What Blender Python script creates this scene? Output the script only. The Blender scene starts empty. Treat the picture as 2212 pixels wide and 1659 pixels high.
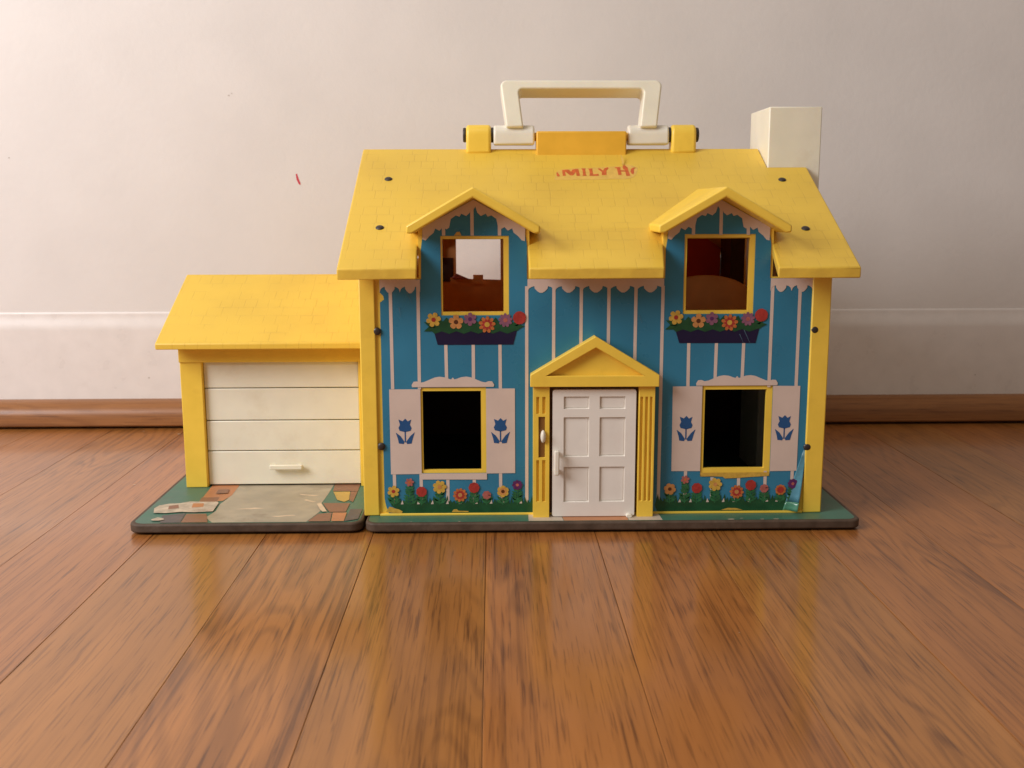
import bpy, bmesh, math, random
from math import radians, sin, cos, pi
from mathutils import Vector, Matrix
from mathutils.geometry import tessellate_polygon

random.seed(7)
MM = 0.001
scene = bpy.context.scene
col = scene.collection

# ------------------------------------------------------------------ camera
def cam_axes(pitch, roll, yaw):
    fw = Vector((sin(yaw) * cos(pitch), cos(yaw) * cos(pitch), -sin(pitch)))
    rt = Vector((cos(yaw), -sin(yaw), 0)); up = rt.cross(fw)
    c, s = cos(roll), sin(roll)
    return c * rt + s * up, -s * rt + c * up, fw
cd = bpy.data.cameras.new('camera'); cam = bpy.data.objects.new('camera', cd); col.objects.link(cam)
rt, up, fw = cam_axes(radians(9.75), radians(-0.13), radians(1.05))
M = Matrix((rt, up, -fw)).transposed().to_4x4(); M.translation = (-0.0717, -0.7155, 0.227)
cam.matrix_world = M
cd.sensor_width = 36; cd.sensor_fit = 'HORIZONTAL'; cd.lens = 36 * 2240 / 2212
cd.clip_start = 0.02; cd.clip_end = 30
cd.dof.use_dof = True; cd.dof.focus_distance = 0.725; cd.dof.aperture_fstop = 18
scene.camera = cam

# ------------------------------------------------------------------ light
world = bpy.data.worlds.new('World'); scene.world = world; world.use_nodes = True
bg = world.node_tree.nodes['Background']
bg.inputs[0].default_value = (1.0, 0.86, 0.72, 1); bg.inputs[1].default_value = 0.225
def area(name, loc, target, sx, sy, power, colour):
    ld = bpy.data.lights.new(name, 'AREA'); ld.shape = 'RECTANGLE'; ld.size = sx; ld.size_y = sy
    ld.energy = power; ld.color = colour
    o = bpy.data.objects.new(name, ld); col.objects.link(o); o.location = loc
    o.rotation_euler = (Vector(target) - Vector(loc)).to_track_quat('-Z', 'Y').to_euler()
    return o
area('window_light', (-1.25, -0.62, 0.88), (0.05, 0.15, 0.10), 0.75, 0.7, 22, (0.985, 0.955, 0.965))
area('room_light', (-0.55, -0.85, 1.9), (0.0, 0.1, 0.12), 0.9, 0.9, 8, (1.0, 0.90, 0.78))
scene.view_settings.view_transform = 'Standard'; scene.view_settings.look = 'None'
scene.view_settings.gamma = 1; scene.view_settings.exposure = 0.0
scene.render.engine = 'CYCLES'
scene.cycles.use_denoising = True
scene.cycles.max_bounces = 8

# ------------------------------------------------------------------ materials
MATS = {}
def nodes_of(m):
    return m.node_tree.nodes, m.node_tree.links
def bsdf_mat(name, colour, rough=0.4, spec=0.5, coat=0.0, var=0.06, scale=60, bump=0.0, bscale=900, sss=0.0, dirt=None):
    """Principled material with a faint procedural tone variation and optional fine relief."""
    m = bpy.data.materials.new(name); m.use_nodes = True
    n, l = nodes_of(m); b = n['Principled BSDF']
    tc = n.new('ShaderNodeTexCoord')
    nz = n.new('ShaderNodeTexNoise'); nz.inputs['Scale'].default_value = scale; nz.inputs['Detail'].default_value = 4
    l.new(tc.outputs['Object'], nz.inputs['Vector'])
    hsv = n.new('ShaderNodeHueSaturation'); hsv.inputs['Color'].default_value = (*colour, 1)
    mr = n.new('ShaderNodeMapRange'); mr.inputs['From Min'].default_value = 0.3; mr.inputs['From Max'].default_value = 0.7
    mr.inputs['To Min'].default_value = 1 - var; mr.inputs['To Max'].default_value = 1 + var
    l.new(nz.outputs['Fac'], mr.inputs['Value']); l.new(mr.outputs[0], hsv.inputs['Value'])
    out = hsv.outputs[0]
    if dirt:
        n2 = n.new('ShaderNodeTexNoise'); n2.inputs['Scale'].default_value = 38; n2.inputs['Detail'].default_value = 7
        n2.inputs['Roughness'].default_value = 0.68
        l.new(tc.outputs['Object'], n2.inputs['Vector'])
        r2 = n.new('ShaderNodeMapRange'); r2.inputs['From Min'].default_value = 0.56; r2.inputs['From Max'].default_value = 0.8
        r2.inputs['To Max'].default_value = dirt[3]
        l.new(n2.outputs['Fac'], r2.inputs['Value'])
        mx = n.new('ShaderNodeMix'); mx.data_type = 'RGBA'
        l.new(r2.outputs[0], mx.inputs['Factor']); l.new(out, mx.inputs['A']); mx.inputs['B'].default_value = (*dirt[:3], 1)
        out = mx.outputs['Result']
    l.new(out, b.inputs['Base Color'])
    rr = n.new('ShaderNodeMapRange'); rr.inputs['From Min'].default_value = 0.3; rr.inputs['From Max'].default_value = 0.7
    rr.inputs['To Min'].default_value = max(0.05, rough - 0.07); rr.inputs['To Max'].default_value = min(1, rough + 0.07)
    l.new(nz.outputs['Fac'], rr.inputs['Value']); l.new(rr.outputs[0], b.inputs['Roughness'])
    b.inputs['Specular IOR Level'].default_value = spec
    b.inputs['Coat Weight'].default_value = coat; b.inputs['Coat Roughness'].default_value = 0.15
    if sss:
        b.inputs['Subsurface Weight'].default_value = sss; b.inputs['Subsurface Radius'].default_value = (1, 0.7, 0.35)
        b.inputs['Subsurface Scale'].default_value = 0.003
    if bump:
        bn = n.new('ShaderNodeTexNoise'); bn.inputs['Scale'].default_value = bscale; bn.inputs['Detail'].default_value = 3
        l.new(tc.outputs['Object'], bn.inputs['Vector'])
        bp = n.new('ShaderNodeBump'); bp.inputs['Strength'].default_value = bump; bp.inputs['Distance'].default_value = 0.0006
        l.new(bn.outputs['Fac'], bp.inputs['Height']); l.new(bp.outputs[0], b.inputs['Normal'])
    MATS[name] = m
    return m

YEL = (0.90, 0.61, 0.075)
bsdf_mat('yellow_plastic', YEL, 0.36, 0.5, var=0.04, bump=0.06, dirt=(0.42, 0.22, 0.03, 0.25))
bsdf_mat('orange_plastic', (0.82, 0.46, 0.04), 0.4, 0.5)
bsdf_mat('white_plastic', (0.80, 0.76, 0.66), 0.38, 0.5, var=0.03, sss=0.12, dirt=(0.55, 0.45, 0.30, 0.2))
bsdf_mat('ivory_plastic', (0.83, 0.79, 0.65), 0.4, 0.5, var=0.03, sss=0.15, dirt=(0.55, 0.42, 0.25, 0.25))
bsdf_mat('door_plastic', (0.84, 0.80, 0.735), 0.36, 0.5, var=0.03, dirt=(0.66, 0.52, 0.46, 0.3))
bsdf_mat('print_blue', (0.030, 0.195, 0.325), 0.3, 0.5, var=0.09, scale=25, bump=0.12, bscale=55)
bsdf_mat('print_sheen_blue', (0.09, 0.27, 0.36), 0.25, 0.6, var=0.2, scale=120, dirt=(0.42, 0.55, 0.60, 0.8))  # reflected light on the curled corner, painted in as a paler blue
bsdf_mat('print_sheen_green', (0.07, 0.24, 0.15), 0.25, 0.6, var=0.2, scale=120, dirt=(0.45, 0.58, 0.50, 0.8))  # same painted reflection for the green foot of the curl
bsdf_mat('print_white', (0.66, 0.53, 0.46), 0.36, 0.5, var=0.04)
bsdf_mat('print_scratch', (0.10, 0.20, 0.27), 0.4)
bsdf_mat('print_navy', (0.012, 0.008, 0.040), 0.4, 0.35)
bsdf_mat('print_tulip', (0.016, 0.085, 0.235), 0.33)
bsdf_mat('print_green', (0.010, 0.072, 0.026), 0.35, var=0.2, scale=140)
bsdf_mat('print_leaf', (0.022, 0.135, 0.050), 0.35, var=0.3, scale=300)
bsdf_mat('print_yellow', (0.60, 0.37, 0.06), 0.36, var=0.16, scale=420)
bsdf_mat('print_orange', (0.50, 0.15, 0.04), 0.36, var=0.16, scale=420)
bsdf_mat('print_peach', (0.56, 0.25, 0.08), 0.36, var=0.16, scale=420)
bsdf_mat('print_red', (0.37, 0.035, 0.028), 0.36, var=0.16, scale=420)
bsdf_mat('print_pink', (0.42, 0.12, 0.10), 0.36, var=0.16, scale=420)
bsdf_mat('print_lilac', (0.24, 0.095, 0.16), 0.36, var=0.16, scale=420)
bsdf_mat('print_purple', (0.10, 0.02, 0.11), 0.36, var=0.16, scale=420)
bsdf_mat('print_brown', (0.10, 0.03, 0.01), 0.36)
bsdf_mat('paper_torn', (0.62, 0.50, 0.36), 0.7, 0.3, var=0.12, scale=200)
bsdf_mat('paper_pale', (0.50, 0.42, 0.32), 0.75, 0.2, var=0.25, scale=160, dirt=(0.36, 0.17, 0.12, 0.9))
bsdf_mat('sheet_green', (0.052, 0.150, 0.105), 0.42, 0.45, var=0.12, scale=50, dirt=(0.09, 0.10, 0.07, 0.7))
bsdf_mat('drive_grey', (0.37, 0.32, 0.235), 0.4, 0.45, var=0.16, scale=70, dirt=(0.17, 0.12, 0.08, 0.85))
bsdf_mat('stone_orange', (0.46, 0.20, 0.09), 0.5, 0.4, var=0.12, dirt=(0.30, 0.17, 0.10, 0.5))
bsdf_mat('stone_brown', (0.25, 0.125, 0.075), 0.5, 0.4, var=0.12, dirt=(0.20, 0.13, 0.08, 0.5))
bsdf_mat('stone_yellow', (0.50, 0.34, 0.08), 0.5, 0.4, var=0.12)
bsdf_mat('stone_slate', (0.11, 0.095, 0.090), 0.5, 0.4, var=0.25, scale=120, dirt=(0.25, 0.16, 0.14, 0.6))
bsdf_mat('step_cream', (0.50, 0.42, 0.33), 0.5, 0.4, var=0.1)
bsdf_mat('fibreboard', (0.085, 0.055, 0.037), 0.62, 0.35, var=0.22, scale=120, bump=0.3, bscale=500, dirt=(0.17, 0.13, 0.10, 0.6))
bsdf_mat('screw_metal', (0.035, 0.026, 0.022), 0.42, 0.5)
bsdf_mat('interior_brown', (0.80, 0.38, 0.13), 0.55, 0.3, var=0.1)
bsdf_mat('slot_brown', (0.22, 0.10, 0.02), 0.5)
bsdf_mat('interior_dark', (0.06, 0.028, 0.018), 0.55, 0.3, var=0.2)
bsdf_mat('interior_red', (0.62, 0.06, 0.03), 0.5, 0.3)
bsdf_mat('interior_orange', (0.85, 0.36, 0.05), 0.5, 0.3)
bsdf_mat('decal_paper', (0.74, 0.47, 0.10), 0.45, 0.4, var=0.1, scale=200, dirt=(0.45, 0.30, 0.06, 0.5))
bsdf_mat('decal_red', (0.60, 0.12, 0.03), 0.45, 0.4, var=0.18, scale=300)
bsdf_mat('crayon_red', (0.62, 0.05, 0.08), 0.6)
bsdf_mat('scuff_grey', (0.54, 0.49, 0.45), 0.8)
bsdf_mat('contact_shadow_black', (0.02, 0.013, 0.009), 0.8)  # painted contact shadow under the base boards
bsdf_mat('gap_dark', (0.07, 0.03, 0.012), 0.8)

def shingle_material():
    m = bpy.data.materials.new('yellow_shingle'); m.use_nodes = True; n, l = nodes_of(m); b = n['Principled BSDF']
    tc = n.new('ShaderNodeTexCoord'); sp = n.new('ShaderNodeSeparateXYZ'); l.new(tc.outputs['Object'], sp.inputs[0])
    cb = n.new('ShaderNodeCombineXYZ'); l.new(sp.outputs['X'], cb.inputs['X'])
    my = n.new('ShaderNodeMath'); my.operation = 'MULTIPLY'; my.inputs[1].default_value = 1.13
    l.new(sp.outputs['Y'], my.inputs[0]); l.new(my.outputs[0], cb.inputs['Y'])
    br = n.new('ShaderNodeTexBrick'); br.inputs['Scale'].default_value = 1.0
    br.inputs['Brick Width'].default_value = 0.0095; br.inputs['Row Height'].default_value = 0.0125
    br.inputs['Mortar Size'].default_value = 0.00030; br.inputs['Mortar Smooth'].default_value = 0.5
    br.offset = 0.37; br.offset_frequency = 2; br.squash = 1.25; br.squash_frequency = 3
    l.new(cb.outputs[0], br.inputs['Vector'])
    brk = n.new('ShaderNodeTexNoise'); brk.inputs['Scale'].default_value = 55; brk.inputs['Detail'].default_value = 3
    l.new(tc.outputs['Object'], brk.inputs['Vector'])
    br2 = n.new('ShaderNodeMapRange'); br2.inputs['From Min'].default_value = 0.38; br2.inputs['From Max'].default_value = 0.62
    l.new(brk.outputs['Fac'], br2.inputs['Value'])
    mul = n.new('ShaderNodeMath'); mul.operation = 'MULTIPLY'; l.new(br.outputs['Fac'], mul.inputs[0]); l.new(br2.outputs[0], mul.inputs[1])
    inv = n.new('ShaderNodeMath'); inv.operation = 'SUBTRACT'; inv.inputs[0].default_value = 1; l.new(mul.outputs[0], inv.inputs[1])
    fine = n.new('ShaderNodeTexNoise'); fine.inputs['Scale'].default_value = 700; l.new(tc.outputs['Object'], fine.inputs['Vector'])
    b1 = n.new('ShaderNodeBump'); b1.inputs['Strength'].default_value = 0.5; b1.inputs['Distance'].default_value = 0.0004
    l.new(inv.outputs[0], b1.inputs['Height'])
    b2 = n.new('ShaderNodeBump'); b2.inputs['Strength'].default_value = 0.06; b2.inputs['Distance'].default_value = 0.0005
    l.new(fine.outputs['Fac'], b2.inputs['Height']); l.new(b1.outputs[0], b2.inputs['Normal']); l.new(b2.outputs[0], b.inputs['Normal'])
    # grime sits in the moulded lines, broad faint stains elsewhere
    st = n.new('ShaderNodeTexNoise'); st.inputs['Scale'].default_value = 14; st.inputs['Detail'].default_value = 6
    l.new(tc.outputs['Object'], st.inputs['Vector'])
    sr = n.new('ShaderNodeMapRange'); sr.inputs['From Min'].default_value = 0.45; sr.inputs['From Max'].default_value = 0.75; sr.inputs['To Max'].default_value = 0.20
    l.new(st.outputs['Fac'], sr.inputs['Value'])
    gm = n.new('ShaderNodeMath'); gm.operation = 'MULTIPLY'; gm.inputs[1].default_value = 0.20; l.new(mul.outputs[0], gm.inputs[0])
    ad = n.new('ShaderNodeMath'); ad.operation = 'ADD'; l.new(gm.outputs[0], ad.inputs[0]); l.new(sr.outputs[0], ad.inputs[1])
    mx = n.new('ShaderNodeMix'); mx.data_type = 'RGBA'; mx.inputs['A'].default_value = (*YEL, 1); mx.inputs['B'].default_value = (0.40, 0.22, 0.04, 1)
    l.new(ad.outputs[0], mx.inputs['Factor']); l.new(mx.outputs['Result'], b.inputs['Base Color'])
    b.inputs['Roughness'].default_value = 0.42
    # thin moulded shell: a little light comes through
    tr = n.new('ShaderNodeBsdfTranslucent'); tr.inputs['Color'].default_value = (0.95, 0.62, 0.14, 1)
    ms = n.new('ShaderNodeMixShader'); ms.inputs[0].default_value = 0.13
    out = [k for k in n if k.type == 'OUTPUT_MATERIAL'][0]
    l.new(b.outputs[0], ms.inputs[1]); l.new(tr.outputs[0], ms.inputs[2]); l.new(ms.outputs[0], out.inputs['Surface'])
    MATS['yellow_shingle'] = m
shingle_material()

def shell_material():
    m = bpy.data.materials.new('yellow_shell'); m.use_nodes = True; n, l = nodes_of(m); b = n['Principled BSDF']
    b.inputs['Base Color'].default_value = (*YEL, 1); b.inputs['Roughness'].default_value = 0.4
    nz = n.new('ShaderNodeTexNoise'); nz.inputs['Scale'].default_value = 700
    bp = n.new('ShaderNodeBump'); bp.inputs['Strength'].default_value = 0.06; bp.inputs['Distance'].default_value = 0.0005
    l.new(nz.outputs['Fac'], bp.inputs['Height']); l.new(bp.outputs[0], b.inputs['Normal'])
    tr = n.new('ShaderNodeBsdfTranslucent'); tr.inputs['Color'].default_value = (0.95, 0.62, 0.14, 1)
    ms = n.new('ShaderNodeMixShader'); ms.inputs[0].default_value = 0.4
    out = [k for k in n if k.type == 'OUTPUT_MATERIAL'][0]
    l.new(b.outputs[0], ms.inputs[1]); l.new(tr.outputs[0], ms.inputs[2]); l.new(ms.outputs[0], out.inputs['Surface'])
    MATS['yellow_shell'] = m
shell_material()

def wood_material(name, along, tone, dark, rough, coat, coat_rough):
    """Varnished strip wood: rings and pores stretched along one axis, every board its own offset and tone."""
    m = bpy.data.materials.new(name); m.use_nodes = True; n, l = nodes_of(m); b = n['Principled BSDF']
    tc = n.new('ShaderNodeTexCoord'); oi = n.new('ShaderNodeObjectInfo')
    off = n.new('ShaderNodeVectorMath'); off.operation = 'SCALE'; off.inputs[0].default_value = (3.1, 7.7, 5.3); l.new(oi.outputs['Random'], off.inputs['Scale'])
    add = n.new('ShaderNodeVectorMath'); add.operation = 'ADD'; l.new(tc.outputs['Object'], add.inputs[0]); l.new(off.outputs[0], add.inputs[1])
    def stretched(sa, sb, sc):
        mp = n.new('ShaderNodeMapping')
        mp.inputs['Scale'].default_value = (sb, sa, sc) if along == 'Y' else (sa, sb, sb)
        l.new(add.outputs[0], mp.inputs['Vector']); return mp.outputs[0]
    # cathedral figure: bands bent by a slow noise
    wv = n.new('ShaderNodeTexNoise'); wv.inputs['Scale'].default_value = 1; wv.inputs['Detail'].default_value = 2
    l.new(stretched(3.2, 22, 22), wv.inputs['Vector'])
    mul = n.new('ShaderNodeMath'); mul.operation = 'MULTIPLY'; mul.inputs[1].default_value = 13; l.new(wv.outputs['Fac'], mul.inputs[0])
    fr = n.new('ShaderNodeMath'); fr.operation = 'SINE'
    mul2 = n.new('ShaderNodeMath'); mul2.operation = 'MULTIPLY'; mul2.inputs[1].default_value = 6.28; l.new(mul.outputs[0], mul2.inputs[0])
    l.new(mul2.outputs[0], fr.inputs[0])
    ring = n.new('ShaderNodeMapRange'); ring.inputs['From Min'].default_value = -0.2; ring.inputs['From Max'].default_value = 1.0; l.new(fr.outputs[0], ring.inputs['Value'])
    # fine pores
    po = n.new('ShaderNodeTexNoise'); po.inputs['Scale'].default_value = 1; po.inputs['Detail'].default_value = 6; po.inputs['Roughness'].default_value = 0.65
    l.new(stretched(3.4, 360, 360), po.inputs['Vector'])
    pr = n.new('ShaderNodeMapRange'); pr.inputs['From Min'].default_value = 0.50; pr.inputs['From Max'].default_value = 0.64; l.new(po.outputs['Fac'], pr.inputs['Value'])
    # broad tone
    br = n.new('ShaderNodeTexNoise'); br.inputs['Scale'].default_value = 1; br.inputs['Detail'].default_value = 4
    l.new(stretched(4, 42, 42), br.inputs['Vector'])
    rm = n.new('ShaderNodeMath'); rm.operation = 'MULTIPLY'; rm.inputs[1].default_value = 0.30; l.new(ring.outputs[0], rm.inputs[0])
    gate = n.new('ShaderNodeTexNoise'); gate.inputs['Scale'].default_value = 1; l.new(stretched(2.0, 9, 9), gate.inputs['Vector'])
    gr = n.new('ShaderNodeMapRange'); gr.inputs['From Min'].default_value = 0.40; gr.inputs['From Max'].default_value = 0.62; l.new(gate.outputs['Fac'], gr.inputs['Value'])
    rg = n.new('ShaderNodeMath'); rg.operation = 'MULTIPLY'; l.new(rm.outputs[0], rg.inputs[0]); l.new(gr.outputs[0], rg.inputs[1])
    wn2 = n.new('ShaderNodeTexWhiteNoise'); wn2.noise_dimensions = '1D'; wa = n.new('ShaderNodeMath'); wa.inputs[1].default_value = 3.7; l.new(oi.outputs['Random'], wa.inputs[0]); l.new(wa.outputs[0], wn2.inputs['W'])
    ws = n.new('ShaderNodeMapRange'); ws.inputs['To Min'].default_value = 0.12; ws.inputs['To Max'].default_value = 0.40; l.new(wn2.outputs['Value'], ws.inputs['Value'])
    pm = n.new('ShaderNodeMath'); pm.operation = 'MULTIPLY'; l.new(ws.outputs[0], pm.inputs[1]); l.new(pr.outputs[0], pm.inputs[0])
    bm_ = n.new('ShaderNodeMapRange'); bm_.inputs['From Min'].default_value = 0.3; bm_.inputs['From Max'].default_value = 0.7; bm_.inputs['To Max'].default_value = 0.38
    l.new(br.outputs['Fac'], bm_.inputs['Value'])
    p2 = n.new('ShaderNodeTexNoise'); p2.inputs['Scale'].default_value = 1; p2.inputs['Detail'].default_value = 2
    l.new(stretched(26, 950, 950), p2.inputs['Vector'])
    q2 = n.new('ShaderNodeMapRange'); q2.inputs['From Min'].default_value = 0.57; q2.inputs['From Max'].default_value = 0.66; q2.inputs['To Max'].default_value = 0.42
    l.new(p2.outputs['Fac'], q2.inputs['Value'])
    pa = n.new('ShaderNodeMath'); pa.operation = 'ADD'; l.new(pm.outputs[0], pa.inputs[0]); l.new(q2.outputs[0], pa.inputs[1])
    s1 = n.new('ShaderNodeMath'); s1.operation = 'ADD'; l.new(rg.outputs[0], s1.inputs[0]); l.new(pa.outputs[0], s1.inputs[1])
    s2 = n.new('ShaderNodeMath'); s2.operation = 'ADD'; s2.use_clamp = True; l.new(s1.outputs[0], s2.inputs[0]); l.new(bm_.outputs[0], s2.inputs[1])
    mx = n.new('ShaderNodeMix'); mx.data_type = 'RGBA'; mx.inputs['A'].default_value = (*tone, 1); mx.inputs['B'].default_value = (*dark, 1)
    l.new(s2.outputs[0], mx.inputs['Factor'])
    hs = n.new('ShaderNodeHueSaturation'); l.new(mx.outputs['Result'], hs.inputs['Color'])
    hv = n.new('ShaderNodeMapRange'); hv.inputs['To Min'].default_value = 0.93; hv.inputs['To Max'].default_value = 1.07; l.new(oi.outputs['Random'], hv.inputs['Value'])
    l.new(hv.outputs[0], hs.inputs['Value'])
    wn = n.new('ShaderNodeTexWhiteNoise'); wn.noise_dimensions = '1D'; l.new(oi.outputs['Random'], wn.inputs['W'])
    hh = n.new('ShaderNodeMapRange'); hh.inputs['To Min'].default_value = 0.4965; hh.inputs['To Max'].default_value = 0.5035; l.new(wn.outputs['Value'], hh.inputs['Value'])
    l.new(hh.outputs[0], hs.inputs['Hue'])
    l.new(hs.outputs[0], b.inputs['Base Color'])
    sm = n.new('ShaderNodeTexNoise'); sm.inputs['Scale'].default_value = 9; sm.inputs['Detail'].default_value = 5; l.new(tc.outputs['Object'], sm.inputs['Vector'])
    sr = n.new('ShaderNodeMapRange'); sr.inputs['From Min'].default_value = 0.3; sr.inputs['From Max'].default_value = 0.7
    sr.inputs['To Min'].default_value = coat_rough - 0.04; sr.inputs['To Max'].default_value = coat_rough + 0.07
    l.new(sm.outputs['Fac'], sr.inputs['Value']); l.new(sr.outputs[0], b.inputs['Coat Roughness'])
    b.inputs['Roughness'].default_value = rough; b.inputs['Specular IOR Level'].default_value = 0.3
    b.inputs['Coat Weight'].default_value = coat
    bp = n.new('ShaderNodeBump'); bp.inputs['Strength'].default_value = 0.10; bp.inputs['Distance'].default_value = 0.0004; bp.invert = True
    l.new(s1.outputs[0], bp.inputs['Height']); l.new(bp.outputs[0], b.inputs['Normal'])
    wb = n.new('ShaderNodeTexNoise'); wb.inputs['Scale'].default_value = 16; wb.inputs['Detail'].default_value = 2; l.new(tc.outputs['Object'], wb.inputs['Vector'])
    cbp = n.new('ShaderNodeBump'); cbp.inputs['Strength'].default_value = 0.05; cbp.inputs['Distance'].default_value = 0.002
    l.new(wb.outputs['Fac'], cbp.inputs['Height']); l.new(cbp.outputs[0], b.inputs['Coat Normal'])
    MATS[name] = m
wood_material('floor_oak', 'Y', (0.43, 0.166, 0.036), (0.128, 0.041, 0.008), 0.45, 0.75, 0.15)
wood_material('moulding_oak', 'X', (0.36, 0.155, 0.046), (0.16, 0.060, 0.016), 0.5, 0.35, 0.25)

def wall_material():
    m = bpy.data.materials.new('wall_paint'); m.use_nodes = True; n, l = nodes_of(m); b = n['Principled BSDF']
    tc = n.new('ShaderNodeTexCoord')
    a = n.new('ShaderNodeTexNoise'); a.inputs['Scale'].default_value = 190; a.inputs['Detail'].default_value = 3; l.new(tc.outputs['Object'], a.inputs['Vector'])
    c = n.new('ShaderNodeTexNoise'); c.inputs['Scale'].default_value = 12; c.inputs['Detail'].default_value = 5; l.new(tc.outputs['Object'], c.inputs['Vector'])
    bp = n.new('ShaderNodeBump'); bp.inputs['Strength'].default_value = 0.24; bp.inputs['Distance'].default_value = 0.0008
    l.new(a.outputs['Fac'], bp.inputs['Height'])
    bp2 = n.new('ShaderNodeBump'); bp2.inputs['Strength'].default_value = 0.15; bp2.inputs['Distance'].default_value = 0.004
    l.new(c.outputs['Fac'], bp2.inputs['Height']); l.new(bp.outputs[0], bp2.inputs['Normal']); l.new(bp2.outputs[0], b.inputs['Normal'])
    hs = n.new('ShaderNodeHueSaturation'); hs.inputs['Color'].default_value = (0.755, 0.72, 0.695, 1)
    mr = n.new('ShaderNodeMapRange'); mr.inputs['From Min'].default_value = 0.3; mr.inputs['From Max'].default_value = 0.7; mr.inputs['To Min'].default_value = 0.97; mr.inputs['To Max'].default_value = 1.03
    l.new(c.outputs['Fac'], mr.inputs['Value']); l.new(mr.outputs[0], hs.inputs['Value']); l.new(hs.outputs[0], b.inputs['Base Color'])
    b.inputs['Roughness'].default_value = 0.55; b.inputs['Specular IOR Level'].default_value = 0.3
    MATS['wall_paint'] = m
wall_material()
bsdf_mat('skirting_paint', (0.78, 0.73, 0.70), 0.33, 0.5, var=0.03, bump=0.1, bscale=180, dirt=(0.6, 0.52, 0.46, 0.25))

# ------------------------------------------------------------------ mesh helpers (all coordinates in millimetres)
def link(name, me, parent, mats):
    o = bpy.data.objects.new(name, me); col.objects.link(o)
    if parent: o.parent = parent
    for k in (mats if isinstance(mats, (list, tuple)) else [mats]): me.materials.append(MATS[k])
    return o
def finish(name, bm, parent, mats, bevel=0, segs=2, smooth=True, angle=35):
    bmesh.ops.remove_doubles(bm, verts=bm.verts, dist=1e-7)
    bmesh.ops.recalc_face_normals(bm, faces=bm.faces)
    me = bpy.data.meshes.new(name); bm.to_mesh(me); bm.free()
    o = link(name, me, parent, mats)
    if smooth:
        for p in me.polygons: p.use_smooth = True
        try: me.set_sharp_from_angle(angle=radians(angle))
        except Exception: pass
    if bevel:
        b = o.modifiers.new('bevel', 'BEVEL'); b.width = bevel * MM; b.segments = segs; b.limit_method = 'ANGLE'; b.angle_limit = radians(32)
        b.harden_normals = False
    return o
def V(x, y, z): return Vector((x * MM, y * MM, z * MM))
def add_plate(bm, outer, holes, to3, w0, w1, mi=0):
    """Extruded polygon with holes: to3(u, v, w) -> point in mm; w0 front face, w1 back face."""
    loops = [outer] + list(holes or [])
    tri = tessellate_polygon([[Vector((u, v, 0)) for u, v in lp] for lp in loops])
    flat = [p for lp in loops for p in lp]
    f0 = [bm.verts.new(V(*to3(u, v, w0))) for u, v in flat]
    fs = []
    for t in tri:
        try: fs.append(bm.faces.new([f0[i] for i in t]))
        except ValueError: pass
    if w1 is not None:
        f1 = [bm.verts.new(V(*to3(u, v, w1))) for u, v in flat]
        for t in tri:
            try: fs.append(bm.faces.new([f1[i] for i in reversed(t)]))
            except ValueError: pass
        k = 0
        for lp in loops:
            m = len(lp)
            for i in range(m):
                j = (i + 1) % m
                fs.append(bm.faces.new((f0[k + i], f0[k + j], f1[k + j], f1[k + i])))
            k += m
    for f in fs: f.material_index = mi
    return fs
def plate(name, outer, holes, to3, w0, w1, parent, mats, bevel=0, segs=2, dissolve=True):
    bm = bmesh.new(); add_plate(bm, outer, holes, to3, w0, w1)
    bmesh.ops.recalc_face_normals(bm, faces=bm.faces)
    if dissolve and w1 is not None:
        bmesh.ops.dissolve_limit(bm, angle_limit=0.01, verts=bm.verts, edges=bm.edges)
    return finish(name, bm, parent, mats, bevel, segs)
def add_box(bm, x0, x1, y0, y1, z0, z1, mi=0):
    vs = [bm.verts.new(V(x, y, z)) for x in (x0, x1) for y in (y0, y1) for z in (z0, z1)]
    for q in ((0, 1, 3, 2), (4, 6, 7, 5), (0, 4, 5, 1), (2, 3, 7, 6), (0, 2, 6, 4), (1, 5, 7, 3)):
        f = bm.faces.new([vs[i] for i in q]); f.material_index = mi
def box(name, x0, x1, y0, y1, z0, z1, parent, mat, bevel=0.6, segs=2):
    bm = bmesh.new(); add_box(bm, x0, x1, y0, y1, z0, z1)
    return finish(name, bm, parent, mat, bevel, segs)
def rect(x0, z0, x1, z1): return [(x0, z0), (x1, z0), (x1, z1), (x0, z1)]
def XZ(u, v, w): return (u, w, v)                 # upright, w = depth
def XY(u, v, w): return (u, v, w)                 # lying, w = height
def YZ(u, v, w): return (w, u, v)                 # side on, w = x
def rounded(x0, y0, x1, y1, r, n=6):
    pts = []
    for cx, cy, a in ((x1 - r, y0 + r, -90), (x1 - r, y1 - r, 0), (x0 + r, y1 - r, 90), (x0 + r, y0 + r, 180)):
        for i in range(n + 1):
            t = radians(a + 90 * i / n); pts.append((cx + r * cos(t), cy + r * sin(t)))
    return pts
def disc(cx, cz, r, n=16, sq=1.0): return [(cx + r * cos(2 * pi * i / n), cz + r * sq * sin(2 * pi * i / n)) for i in range(n)]

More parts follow.
